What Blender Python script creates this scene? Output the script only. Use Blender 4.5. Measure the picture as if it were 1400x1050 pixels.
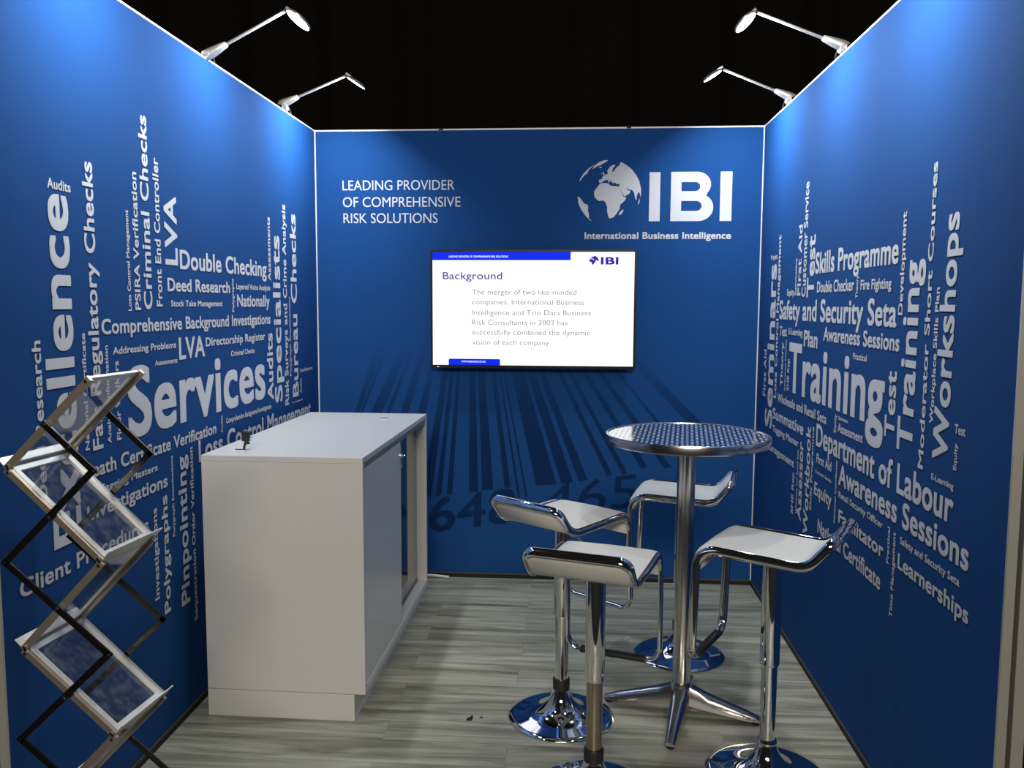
import bpy, bmesh, math, random
from mathutils import Vector, Matrix
from mathutils.geometry import tessellate_polygon

for o in list(bpy.data.objects):
    bpy.data.objects.remove(o)
SC = bpy.context.scene
COL = SC.collection
PI = math.pi
random.seed(7)

# ------------------------------------------------------------------ camera
# frame taken as 1400 x 1050, focal length 1159.45 px
W, H, D = 2.436, 2.5, 2.705          # booth: inner width, wall height, wall depth
yaw, pitch, roll = 0.0722, 0.0941, 0.0043
cam_data = bpy.data.cameras.new('camera')
cam = bpy.data.objects.new('camera', cam_data)
COL.objects.link(cam)
cam_data.sensor_width = 36.0
cam_data.lens = 36.0 * 1159.454 / 1400.0
cam_data.clip_start = 0.05
fw = Vector((-math.sin(yaw) * math.cos(pitch), math.cos(yaw) * math.cos(pitch), -math.sin(pitch)))
rt = Vector((math.cos(yaw), math.sin(yaw), 0))
up = rt.cross(fw)
r2 = rt * math.cos(roll) + up * math.sin(roll)
u2 = -rt * math.sin(roll) + up * math.cos(roll)
m = Matrix((r2, u2, -fw)).transposed().to_4x4()
m.translation = Vector((1.4366, -4.6905, 1.5554))
cam.matrix_world = m
SC.camera = cam

# ------------------------------------------------------------------ world, hall light, exposure
LAMP_WATTS = 9.6
LAMP_STRENGTH = 25.0
SCREEN_STRENGTH = 1.2
world = bpy.data.worlds.new('dark_hall')
SC.world = world
world.use_nodes = True
bg = world.node_tree.nodes['Background']
bg.inputs[0].default_value = (1.0, 0.93, 0.82, 1)
bg.inputs[1].default_value = 0.010
hall = bpy.data.lights.new('hall_ceiling_light', 'AREA')
hall.shape = 'RECTANGLE'; hall.size = 3.0; hall.size_y = 1.0
hall.energy = 350.0
hall.color = (1.0, 0.90, 0.76)
hall_o = bpy.data.objects.new('hall_ceiling_light', hall)
COL.objects.link(hall_o)
hall_o.location = (1.45, -9.5, 4.6)
hall_o.rotation_euler = (Vector((1.1, -1.5, 0.4)) - Vector((1.45, -9.5, 4.6))).to_track_quat('-Z', 'Y').to_euler()

vs = SC.view_settings
vs.view_transform = 'Standard'
try:
    vs.look = 'None'
except Exception:
    pass
vs.exposure = 0.0
vs.gamma = 1.0
vs.use_curve_mapping = False

# ------------------------------------------------------------------ materials
def mat(name, color, rough=0.5, metal=0.0, spec=0.5, emit=None, emit_s=0.0, coat=0.0):
    mt = bpy.data.materials.new(name); mt.use_nodes = True
    b = mt.node_tree.nodes['Principled BSDF']
    b.inputs['Base Color'].default_value = (*color, 1)
    b.inputs['Roughness'].default_value = rough
    b.inputs['Metallic'].default_value = metal
    b.inputs['Specular IOR Level'].default_value = spec
    b.inputs['Coat Weight'].default_value = coat
    if emit:
        b.inputs['Emission Color'].default_value = (*emit, 1)
        b.inputs['Emission Strength'].default_value = emit_s
    return mt

def nt(mt):
    t = mt.node_tree
    return t, t.nodes, t.links, t.nodes['Principled BSDF']

def add_bump(mt, scale, strength, dist=0.002, stretch=(1, 1, 1), detail=3):
    t, N, L, b = nt(mt)
    tc = N.new('ShaderNodeTexCoord'); mp = N.new('ShaderNodeMapping')
    mp.inputs['Scale'].default_value = stretch
    no = N.new('ShaderNodeTexNoise'); no.inputs['Scale'].default_value = scale
    no.inputs['Detail'].default_value = detail
    bu = N.new('ShaderNodeBump'); bu.inputs['Strength'].default_value = strength
    bu.inputs['Distance'].default_value = dist
    L.new(tc.outputs['Object'], mp.inputs[0]); L.new(mp.outputs[0], no.inputs['Vector'])
    L.new(no.outputs['Fac'], bu.inputs['Height']); L.new(bu.outputs[0], b.inputs['Normal'])
    return no

BLUE = (0.0115, 0.069, 0.238)
def fabric_mat(name):
    mt = mat(name, BLUE, rough=0.85, spec=0.10)
    t, N, L, b = nt(mt)
    tc = N.new('ShaderNodeTexCoord')
    # slow print mottling + fine weave; long soft vertical ripples in the stretched cloth
    no = N.new('ShaderNodeTexNoise'); no.inputs['Scale'].default_value = 220; no.inputs['Detail'].default_value = 2
    mx = N.new('ShaderNodeMix'); mx.data_type = 'RGBA'
    mx.inputs[6].default_value = (BLUE[0] * 0.8, BLUE[1] * 0.85, BLUE[2] * 0.88, 1)
    mx.inputs[7].default_value = (BLUE[0] * 1.25, BLUE[1] * 1.15, BLUE[2] * 1.12, 1)
    L.new(tc.outputs['Object'], no.inputs['Vector']); L.new(no.outputs['Fac'], mx.inputs[0])
    L.new(mx.outputs[2], b.inputs['Base Color'])
    mp = N.new('ShaderNodeMapping'); mp.inputs['Scale'].default_value = (9, 9, 0.55)
    n2 = N.new('ShaderNodeTexNoise'); n2.inputs['Scale'].default_value = 1.0; n2.inputs['Detail'].default_value = 1.5
    L.new(tc.outputs['Object'], mp.inputs[0]); L.new(mp.outputs[0], n2.inputs['Vector'])
    bu = N.new('ShaderNodeBump'); bu.inputs['Strength'].default_value = 0.12; bu.inputs['Distance'].default_value = 0.02
    L.new(n2.outputs['Fac'], bu.inputs['Height']); L.new(bu.outputs[0], b.inputs['Normal'])
    return mt

def floor_mat():
    mt = mat('grey_wood_vinyl', (0.2, 0.2, 0.18), rough=0.42, spec=0.4)
    t, N, L, b = nt(mt)
    tc = N.new('ShaderNodeTexCoord')
    br = N.new('ShaderNodeTexBrick')
    br.inputs['Scale'].default_value = 1.0
    br.inputs['Brick Width'].default_value = 1.22
    br.inputs['Row Height'].default_value = 0.152
    br.inputs['Mortar Size'].default_value = 0.0012
    br.inputs['Mortar Smooth'].default_value = 0.3
    br.inputs['Color1'].default_value = (0.0, 0.0, 0.0, 1)
    br.inputs['Color2'].default_value = (1.0, 1.0, 1.0, 1)
    br.inputs['Mortar'].default_value = (0.5, 0.5, 0.5, 1)
    br.offset = 0.37
    L.new(tc.outputs['Object'], br.inputs['Vector'])
    # each board shifts its own grain
    mul = N.new('ShaderNodeVectorMath'); mul.operation = 'MULTIPLY'; mul.inputs[1].default_value = (3.0, 9.0, 5.0)
    L.new(br.outputs['Color'], mul.inputs[0])
    add = N.new('ShaderNodeVectorMath'); add.operation = 'ADD'
    L.new(tc.outputs['Object'], add.inputs[0]); L.new(mul.outputs[0], add.inputs[1])
    mp = N.new('ShaderNodeMapping'); mp.inputs['Scale'].default_value = (0.8, 9, 1)
    L.new(add.outputs[0], mp.inputs[0])
    n1 = N.new('ShaderNodeTexNoise'); n1.inputs['Scale'].default_value = 1.6; n1.inputs['Detail'].default_value = 6
    n1.inputs['Roughness'].default_value = 0.62; n1.inputs['Distortion'].default_value = 0.7
    L.new(mp.outputs[0], n1.inputs['Vector'])
    mp2 = N.new('ShaderNodeMapping'); mp2.inputs['Scale'].default_value = (2.5, 70, 1)
    L.new(add.outputs[0], mp2.inputs[0])
    n2 = N.new('ShaderNodeTexNoise'); n2.inputs['Scale'].default_value = 1.0; n2.inputs['Detail'].default_value = 4
    L.new(mp2.outputs[0], n2.inputs['Vector'])
    rp = N.new('ShaderNodeValToRGB')
    e = rp.color_ramp.elements
    e[0].position = 0.33; e[0].color = (0.15, 0.152, 0.115, 1)
    e[1].position = 0.68; e[1].color = (0.52, 0.52, 0.42, 1)
    k = rp.color_ramp.elements.new(0.5); k.color = (0.33, 0.335, 0.265, 1)
    L.new(n1.outputs['Fac'], rp.inputs['Fac'])
    mx = N.new('ShaderNodeMix'); mx.data_type = 'RGBA'; mx.blend_type = 'OVERLAY'
    mx.inputs[0].default_value = 0.28
    L.new(rp.outputs[0], mx.inputs[6]); L.new(n2.outputs['Fac'], mx.inputs[7])
    mo = N.new('ShaderNodeMix'); mo.data_type = 'RGBA'; mo.blend_type = 'MULTIPLY'
    L.new(br.outputs['Fac'], mo.inputs[0]); L.new(mx.outputs[2], mo.inputs[6])
    mo.inputs[7].default_value = (0.75, 0.75, 0.73, 1)
    hv = N.new('ShaderNodeMix'); hv.data_type = 'RGBA'; hv.blend_type = 'MULTIPLY'; hv.inputs[0].default_value = 0.10
    L.new(mo.outputs[2], hv.inputs[6]); L.new(br.outputs['Color'], hv.inputs[7])
    L.new(hv.outputs[2], b.inputs['Base Color'])
    bu = N.new('ShaderNodeBump'); bu.inputs['Strength'].default_value = 0.12; bu.inputs['Distance'].default_value = 0.001
    L.new(n2.outputs['Fac'], bu.inputs['Height']); L.new(bu.outputs[0], b.inputs['Normal'])
    return mt

def tabletop_mat():
    mt = mat('dimpled_steel', (0.62, 0.64, 0.66), rough=0.16, metal=1.0)
    t, N, L, b = nt(mt)
    tc = N.new('ShaderNodeTexCoord'); mp = N.new('ShaderNodeMapping')
    mp.inputs['Rotation'].default_value = (0, 0, math.radians(38))
    s = 1 / 0.0245
    mp.inputs['Scale'].default_value = (s, s, 0)
    L.new(tc.outputs['Object'], mp.inputs[0])
    fr = N.new('ShaderNodeVectorMath'); fr.operation = 'FRACTION'
    L.new(mp.outputs[0], fr.inputs[0])
    sb = N.new('ShaderNodeVectorMath'); sb.operation = 'SUBTRACT'; sb.inputs[1].default_value = (0.5, 0.5, 0)
    L.new(fr.outputs[0], sb.inputs[0])
    ln = N.new('ShaderNodeVectorMath'); ln.operation = 'LENGTH'
    L.new(sb.outputs[0], ln.inputs[0])
    mr = N.new('ShaderNodeMapRange'); mr.interpolation_type = 'SMOOTHSTEP'
    mr.inputs['From Min'].default_value = 0.29; mr.inputs['From Max'].default_value = 0.13
    L.new(ln.outputs['Value'], mr.inputs['Value'])
    bu = N.new('ShaderNodeBump'); bu.inputs['Strength'].default_value = 0.25; bu.inputs['Distance'].default_value = 0.002
    L.new(mr.outputs[0], bu.inputs['Height']); L.new(bu.outputs[0], b.inputs['Normal'])
    rr = N.new('ShaderNodeMapRange'); rr.inputs['To Min'].default_value = 0.10; rr.inputs['To Max'].default_value = 0.62
    L.new(mr.outputs[0], rr.inputs['Value']); L.new(rr.outputs[0], b.inputs['Roughness'])
    return mt

def acrylic_mat():
    mt = bpy.data.materials.new('clear_acrylic'); mt.use_nodes = True
    N, L = mt.node_tree.nodes, mt.node_tree.links
    N.remove(N['Principled BSDF'])
    out = N['Material Output']
    tr = N.new('ShaderNodeBsdfTransparent'); tr.inputs[0].default_value = (0.93, 0.94, 0.94, 1)
    gl = N.new('ShaderNodeBsdfGlossy'); gl.inputs['Roughness'].default_value = 0.04
    gl.inputs[0].default_value = (1, 1, 1, 1)
    fr = N.new('ShaderNodeFresnel')
    ge = N.new('ShaderNodeNewGeometry'); io = N.new('ShaderNodeMapRange')      # same reflectance entering and leaving the sheet
    io.inputs['To Min'].default_value = 1.49; io.inputs['To Max'].default_value = 1 / 1.49
    L.new(ge.outputs['Backfacing'], io.inputs['Value']); L.new(io.outputs[0], fr.inputs['IOR'])
    mx = N.new('ShaderNodeMixShader')
    L.new(fr.outputs[0], mx.inputs[0]); L.new(tr.outputs[0], mx.inputs[1]); L.new(gl.outputs[0], mx.inputs[2])
    # light haze of fine scratches and fingerprints
    no = N.new('ShaderNodeTexNoise'); no.inputs['Scale'].default_value = 9; no.inputs['Detail'].default_value = 5
    mr = N.new('ShaderNodeMapRange'); mr.inputs['From Min'].default_value = 0.45; mr.inputs['From Max'].default_value = 0.8
    mr.inputs['To Min'].default_value = 0.015; mr.inputs['To Max'].default_value = 0.09
    df = N.new('ShaderNodeBsdfDiffuse'); df.inputs[0].default_value = (0.8, 0.82, 0.85, 1)
    m2 = N.new('ShaderNodeMixShader')
    L.new(no.outputs['Fac'], mr.inputs['Value']); L.new(mr.outputs[0], m2.inputs[0])
    L.new(mx.outputs[0], m2.inputs[1]); L.new(df.outputs[0], m2.inputs[2])
    L.new(m2.outputs[0], out.inputs['Surface'])
    return mt

def bars_mat():
    # printed bars: ink fades into the ground colour towards their upper ends (part of the print)
    mt = mat('barcode_ink', (0.004, 0.028, 0.102), rough=0.85, spec=0.10)
    t, N, L, b = nt(mt)
    tc = N.new('ShaderNodeTexCoord'); sp = N.new('ShaderNodeSeparateXYZ')
    L.new(tc.outputs['Object'], sp.inputs[0])
    mr = N.new('ShaderNodeMapRange'); mr.interpolation_type = 'SMOOTHSTEP'
    mr.inputs['From Min'].default_value = 0.75; mr.inputs['From Max'].default_value = 1.42
    L.new(sp.outputs['Z'], mr.inputs['Value'])
    mx = N.new('ShaderNodeMix'); mx.data_type = 'RGBA'
    mx.inputs[6].default_value = (0.004, 0.028, 0.102, 1); mx.inputs[7].default_value = (*BLUE, 1)
    L.new(mr.outputs[0], mx.inputs[0]); L.new(mx.outputs[2], b.inputs['Base Color'])
    return mt

M = dict(
    fabric=fabric_mat('blue_printed_fabric'),
    letter=mat('white_print', (0.68, 0.69, 0.72), rough=0.85, spec=0.10),
    ink=mat('dark_blue_print', (0.004, 0.028, 0.102), rough=0.85, spec=0.10),
    bars=bars_mat(),
    alu=mat('booth_aluminium', (0.62, 0.60, 0.56), rough=0.42, metal=0.55),
    alu_dark=mat('aluminium_groove', (0.10, 0.095, 0.085), rough=0.5, metal=0.5),
    trimw=mat('pale_trim_strip', (0.80, 0.80, 0.80), rough=0.4),
    black=mat('black_base_strip', (0.006, 0.006, 0.006), rough=0.7),
    floor=floor_mat(),
    carpet=mat('dark_hall_carpet', (0.02, 0.02, 0.022), rough=0.95, spec=0.1),
    curtain=mat('black_drape_cloth', (0.007, 0.0065, 0.006), rough=0.95, spec=0.1),
    chrome=mat('chrome', (0.78, 0.78, 0.79), rough=0.05, metal=1.0),
    worn=mat('worn_brownish_chrome', (0.42, 0.36, 0.28), rough=0.22, metal=1.0),
    cast=mat('cast_aluminium', (0.60, 0.58, 0.55), rough=0.22, metal=1.0),
    steel=mat('brushed_steel', (0.58, 0.58, 0.58), rough=0.2, metal=1.0),
    tabletop=tabletop_mat(),
    seat=mat('off_white_leatherette', (0.66, 0.65, 0.61), rough=0.45),
    rubber=mat('black_rubber', (0.012, 0.012, 0.012), rough=0.55),
    white=mat('white_laminate', (0.66, 0.655, 0.635), rough=0.33),
    doorw=mat('grey_white_sliding_door', (0.66, 0.67, 0.65), rough=0.24),
    gloss=mat('dark_glossy_panel', (0.012, 0.013, 0.016), rough=0.06, spec=0.9, coat=0.6),
    inner=mat('cabinet_inside', (0.45, 0.45, 0.42), rough=0.5),
    gap=mat('shadow_gap_profile', (0.30, 0.33, 0.34), rough=0.4, metal=0.4),
    bezel=mat('black_plastic', (0.008, 0.008, 0.010), rough=0.28),
    screen=mat('lit_screen_white', (0.02, 0.02, 0.02), rough=0.3, spec=0.05, emit=(0.98, 1.0, 0.99), emit_s=SCREEN_STRENGTH),
    scr_blue=mat('lit_screen_blue', (0.01, 0.01, 0.02), rough=0.3, spec=0.05, emit=(0.0, 0.022, 0.84), emit_s=1.0),
    scr_navy=mat('lit_screen_navy', (0.01, 0.01, 0.02), rough=0.3, spec=0.05, emit=(0.035, 0.012, 0.36), emit_s=1.0),
    scr_title=mat('lit_screen_title', (0.01, 0.01, 0.02), rough=0.3, spec=0.05, emit=(0.10, 0.09, 0.34), emit_s=1.0),
    scr_text=mat('lit_screen_faint_text', (0.02, 0.02, 0.02), rough=0.3, spec=0.05, emit=(0.22, 0.23, 0.22), emit_s=1.0),
    scr_white=mat('lit_screen_lettering', (0.02, 0.02, 0.02), rough=0.3, spec=0.05, emit=(0.8, 0.9, 1.0), emit_s=1.1),
    lamp=mat('lamp_grey_metal', (0.62, 0.62, 0.62), rough=0.35, metal=0.6),
    led=mat('led_face', (0.9, 0.9, 0.9), emit=(0.90, 0.96, 1.0), emit_s=LAMP_STRENGTH),
    rail=mat('champagne_aluminium', (0.50, 0.44, 0.36), rough=0.35, metal=0.75),
    railw=mat('pale_aluminium', (0.74, 0.73, 0.70), rough=0.38, metal=0.35),
    arm=mat('dark_anodised_arm', (0.035, 0.035, 0.037), rough=0.22, metal=0.8),
    acrylic=acrylic_mat(),
    cable=mat('white_cable', (0.75, 0.75, 0.72), rough=0.5),
    crumb=mat('black_scrap', (0.01, 0.01, 0.01), rough=0.8),
    crumb_r=mat('brown_scrap', (0.10, 0.035, 0.015), rough=0.8),
    crumb_w=mat('pale_scrap', (0.45, 0.45, 0.42), rough=0.8),
)
add_bump(M['white'], 60, 0.03)
add_bump(M['seat'], 300, 0.05)

# ------------------------------------------------------------------ object helpers
def link(name, me, mt, parent=None):
    o = bpy.data.objects.new(name, me); COL.objects.link(o)
    if mt: me.materials.append(mt)
    if parent: o.parent = parent
    return o

def obj(name, bm, mt, parent=None, smooth=False, bevel=0.0, autosm=35):
    bmesh.ops.remove_doubles(bm, verts=bm.verts, dist=1e-6)
    bmesh.ops.recalc_face_normals(bm, faces=bm.faces)
    if bevel:
        ed = [e for e in bm.edges if len(e.link_faces) == 2 and e.calc_face_angle(0) > 0.6]
        bmesh.ops.bevel(bm, geom=ed, offset=bevel, segments=2, affect='EDGES', profile=0.5)
    if smooth:
        for f in bm.faces: f.smooth = True
        for e in bm.edges:
            if len(e.link_faces) == 2 and e.calc_face_angle(0) > math.radians(autosm):
                e.smooth = False
    me = bpy.data.meshes.new(name)
    bm.to_mesh(me); bm.free()
    return link(name, me, mt, parent)

def thing(name, label, cat, loc=(0, 0, 0), rotz=0.0, group=None):
    o = bpy.data.objects.new(name, None); COL.objects.link(o)
    o.empty_display_size = 0.1
    o.location = loc; o.rotation_euler = (0, 0, rotz)
    o['label'] = label; o['category'] = cat
    if group: o['group'] = group
    return o

def tag(o, label, cat, group=None):
    o['label'] = label; o['category'] = cat
    if group: o['group'] = group
    return o

def struct(name, bm, mt, **k):
    o = obj(name, bm, mt, **k)
    o['kind'] = 'structure'
    return o

def box(bm, x0, x1, y0, y1, z0, z1, mtx=None):
    v = [Vector((x, y, z)) for z in (z0, z1) for y in (y0, y1) for x in (x0, x1)]
    if mtx: v = [mtx @ p for p in v]
    v = [bm.verts.new(p) for p in v]
    for f in ((0, 2, 3, 1), (4, 5, 7, 6), (0, 1, 5, 4), (2, 6, 7, 3), (0, 4, 6, 2), (1, 3, 7, 5)):
        bm.faces.new([v[i] for i in f])

def NB(): return bmesh.new()

def bbox(*a, mtx=None):
    bm = NB(); box(bm, *a, mtx=mtx); return bm

def lathe(bm, prof, n=48, c=(0, 0, 0), cap=True):
    rings = []
    for r, z in prof:
        if r < 1e-5: rings.append([bm.verts.new((c[0], c[1], c[2] + z))])
        else: rings.append([bm.verts.new((c[0] + r * math.cos(2 * PI * i / n), c[1] + r * math.sin(2 * PI * i / n), c[2] + z)) for i in range(n)])
    for a, b in zip(rings, rings[1:]):
        if len(a) == 1 and len(b) == 1: continue
        for i in range(n):
            j = (i + 1) % n
            if len(a) == 1: bm.faces.new((a[0], b[i], b[j]))
            elif len(b) == 1: bm.faces.new((a[i], a[j], b[0]))
            else: bm.faces.new((a[i], a[j], b[j], b[i]))
    if cap:
        for rg in (rings[0], rings[-1]):
            if len(rg) > 1: bm.faces.new(rg)

def frame_for(d):
    d = d.normalized()
    a = Vector((0, 0, 1)) if abs(d.z) < 0.9 else Vector((1, 0, 0))
    x = a.cross(d).normalized()
    return x, d.cross(x)

def cyl(bm, p, q, r0, r1=None, n=20):
    p, q = Vector(p), Vector(q); r1 = r0 if r1 is None else r1
    x, y = frame_for(q - p)
    A = [bm.verts.new(p + r0 * (math.cos(2 * PI * i / n) * x + math.sin(2 * PI * i / n) * y)) for i in range(n)]
    B = [bm.verts.new(q + r1 * (math.cos(2 * PI * i / n) * x + math.sin(2 * PI * i / n) * y)) for i in range(n)]
    for i in range(n):
        j = (i + 1) % n
        bm.faces.new((A[i], A[j], B[j], B[i]))
    bm.faces.new(A[::-1]); bm.faces.new(B)

def bar(bm, p, q, wdir, w, t):
    # flat bar from p to q: width w along wdir, thickness t across
    p, q = Vector(p), Vector(q); d = (q - p).normalized()
    a = Vector(wdir); a = (a - a.dot(d) * d).normalized(); b = d.cross(a)
    v = []
    for c in (p, q):
        for s1, s2 in ((-1, -1), (1, -1), (1, 1), (-1, 1)):
            v.append(bm.verts.new(c + a * (s1 * w / 2) + b * (s2 * t / 2)))
    bm.faces.new(v[3::-1]); bm.faces.new(v[4:])
    for i in range(4):
        j = (i + 1) % 4
        bm.faces.new((v[i], v[j], v[4 + j], v[4 + i]))

def fillet(pts, radii, n=8):
    out = []
    for i, p in enumerate(pts):
        p = Vector(p); r = radii[i]
        if r <= 0 or i in (0, len(pts) - 1): out.append(p); continue
        a = (Vector(pts[i - 1]) - p); b = (Vector(pts[i + 1]) - p)
        da, db = a.normalized(), b.normalized()
        ang = da.angle(db)
        t = min(r / math.tan(ang / 2), a.length * 0.49, b.length * 0.49)
        rr = t * math.tan(ang / 2)
        c = p + (da + db).normalized() * (rr / math.sin(ang / 2))
        s, e = p + da * t - c, p + db * t - c
        tot = s.angle(e); ax = s.cross(e).normalized()
        for k in range(n + 1):
            out.append(c + Matrix.Rotation(tot * k / n, 3, ax) @ s)
    return out

def sweep(bm, pts, a, b, norms=None, n=14, closed=False):
    P = [Vector(p) for p in pts]; rings = []; prev = None
    for i, p in enumerate(P):
        if closed: tv = P[(i + 1) % len(P)] - P[i - 1]
        else: tv = P[min(i + 1, len(P) - 1)] - P[max(i - 1, 0)]
        tv.normalize()
        if norms: nv = norms[i]
        elif prev is None: nv = frame_for(tv)[0]
        else: nv = prev
        nv = (nv - nv.dot(tv) * tv).normalized(); prev = nv
        bv = tv.cross(nv)
        rings.append([bm.verts.new(p + a * math.cos(2 * PI * k / n) * nv + b * math.sin(2 * PI * k / n) * bv) for k in range(n)])
    m_ = len(rings)
    for i in range(m_ if closed else m_ - 1):
        A, B = rings[i], rings[(i + 1) % m_]
        for k in range(n):
            j = (k + 1) % n
            bm.faces.new((A[k], A[j], B[j], B[k]))
    if not closed:
        bm.faces.new(rings[0][::-1]); bm.faces.new(rings[-1])

# ---- lettering ----------------------------------------------------
_txt = {}
def text_mesh(txt, space=1.0):
    if (txt, space) in _txt: return _txt[(txt, space)]
    cu = bpy.data.curves.new('t', 'FONT'); cu.body = txt; cu.size = 1.0
    cu.resolution_u = 6; cu.fill_mode = 'BOTH'; cu.space_character = space
    o = bpy.data.objects.new('t', cu); COL.objects.link(o)
    dg = bpy.context.evaluated_depsgraph_get()
    me = bpy.data.meshes.new_from_object(o.evaluated_get(dg))
    vs_ = [v.co.copy() for v in me.vertices]; fs = [tuple(p.vertices) for p in me.polygons]
    bpy.data.objects.remove(o); bpy.data.curves.remove(cu); bpy.data.meshes.remove(me)
    _txt[(txt, space)] = (vs_, fs)
    return vs_, fs

def add_text(bm, txt, origin, udir, vdir, length, caph, bold=0.022):
    # bold: each stroke is thickened by a few printed layers shifted by this much of the letter size
    v, f = text_mesh(txt, 1.0 + bold * 1.6)
    hv = text_mesh('H')[0]
    lo, hi = min(p.y for p in hv) - bold, max(p.y for p in hv) + bold
    x0 = min(p.x for p in v) - bold; x1 = max(p.x for p in v) + bold
    o, u, w = Vector(origin), Vector(udir), Vector(vdir)
    n = u.cross(w).normalized()
    if bold <= 0: shifts = [(0, 0)]
    else:
        shifts = [(-bold, -bold), (bold, -bold), (bold, bold), (-bold, bold)]
        if caph > 0.03: shifts += [(0, bold), (bold, 0), (0, -bold), (-bold, 0), (0, 0)]
    for k, (sx, sy) in enumerate(shifts):
        B = [bm.verts.new(o + n * (k * 0.00006) + u * ((p.x + sx - x0) / (x1 - x0) * length) + w * ((p.y + sy - lo) / (hi - lo) * caph)) for p in v]
        for q in f:
            try: bm.faces.new([B[i] for i in q])
            except ValueError: pass

def add_poly(bm, loops):
    L3 = [[Vector(p) for p in lp] for lp in loops]
    flat = [p for lp in L3 for p in lp]
    B = [bm.verts.new(p) for p in flat]
    for tri in tessellate_polygon(L3):
        try: bm.faces.new([B[i] for i in tri])
        except ValueError: pass

def raw(name, bm, mt, parent=None, flip_to=None):
    bmesh.ops.recalc_face_normals(bm, faces=bm.faces)
    if flip_to is not None:
        for f in bm.faces:
            if f.normal.dot(Vector(flip_to)) < 0: f.normal_flip()
    me = bpy.data.meshes.new(name); bm.to_mesh(me); bm.free()
    return link(name, me, mt, parent)

# ------------------------------------------------------------------ print data (metres on the walls)
LEFT_WORDS = [
    ('Double Checking', 'h', -1.665, -0.787, 1.677, 0.0710), 
    ('Deed Research', 'h', -1.766, -1.218, 1.595, 0.0477), 
    ('Layered Voice Analysis', 'h', -1.150, -0.745, 1.613, 0.0245), 
    ('Stock Take Management', 'h', -1.744, -1.298, 1.541, 0.0223), 
    ('Nationally', 'h', -1.145, -0.756, 1.538, 0.0534), 
    ('Comprehensive Background Investigations', 'h', -2.199, -0.751, 1.457, 0.0472), 
    ('Addressing Problems', 'h', -2.140, -1.716, 1.392, 0.0237), 
    ('LVA', 'h', -1.695, -1.478, 1.347, 0.0811), 
    ('Directorship Register', 'h', -1.467, -0.825, 1.384, 0.0353), 
    ('Criminal Checks', 'h', -1.224, -0.959, 1.331, 0.0228), 
    ('Assessments', 'h', -1.875, -1.710, 1.338, 0.0186), 
    ('Services', 'h', -2.065, -0.837, 1.114, 0.2315), 
    ('Comprehensive Background Investigations', 'h', -1.293, -0.764, 1.055, 0.0226), 
    ('Death Certificate Verification', 'h', -2.334, -1.393, 1.030, 0.0451), 
    ('Tagging Masters', 'h', -2.249, -1.884, 0.975, 0.0245), 
    ('Investigations', 'h', -2.317, -1.815, 0.904, 0.0457), 
    ('Client Procedures', 'h', -2.634, -1.960, 0.781, 0.0479), 
    ('Loss Control Management', 'h', -1.559, -0.160, 0.941, 0.0863), 
    ('Audits', 'h', -2.437, -2.329, 1.866, 0.0282), 
    ('Facilitators', 'h', -0.324, -0.116, 1.192, 0.0195), 
    ('Investigations', 'h', -0.461, -0.295, 1.042, 0.0090), 
    ('Excellence', 'v', 0.866, 1.854, -2.347, 0.1342), 
    ('Deed Research', 'v', 1.014, 1.452, -2.500, 0.0379), 
    ('Fais Regulatory Checks', 'v', 1.110, 1.968, -2.215, 0.0561), 
    ('National Certificate', 'v', 1.117, 1.465, -2.288, 0.0212), 
    ('Analysis Information', 'v', 1.119, 1.423, -2.168, 0.0208), 
    ('Floor Walkers', 'v', 1.120, 1.371, -2.109, 0.0270), 
    ('Loss Control Management', 'v', 1.528, 1.851, -2.017, 0.0207), 
    ('PSIRA Verification', 'v', 1.530, 1.979, -1.957, 0.0361), 
    ('Criminal Checks', 'v', 1.532, 2.174, -1.879, 0.0562), 
    ('Front End Controller', 'v', 1.541, 2.048, -1.807, 0.0412), 
    ('LVA', 'v', 1.689, 1.933, -1.681, 0.0951), 
    ('Polygraphs', 'v', 1.517, 1.657, -1.178, 0.0210), 
    ('Assessments', 'v', 1.660, 1.957, -0.731, 0.0390), 
    ('Audits', 'v', 1.094, 1.414, -0.729, 0.0782), 
    ('Specialists', 'v', 1.072, 1.879, -0.606, 0.1025), 
    ('Risk Surveys and Crime Analysis', 'v', 1.043, 2.039, -0.511, 0.0550), 
    ('Polygraph Examinations', 'v', 1.185, 1.587, -0.464, 0.0214), 
    ('Bureau Checks', 'v', 1.072, 2.007, -0.357, 0.0920), 
    ('Audits', 'v', 1.083, 1.159, -0.306, 0.0266), 
    ('Audits', 'v', 1.023, 1.094, -1.329, 0.0160), 
    ('Polygraph Examinations', 'v', 0.711, 1.008, -1.771, 0.0157), 
    ('Pinpointing', 'v', 0.432, 0.992, -1.669, 0.0688), 
    ('Sequestration Order Verification', 'v', 0.340, 1.012, -1.610, 0.0277), 
    ('Polygraphs', 'v', 0.451, 0.876, -1.822, 0.0453), 
    ('Investigations', 'v', 0.524, 0.848, -1.900, 0.0314), 
]
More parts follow.
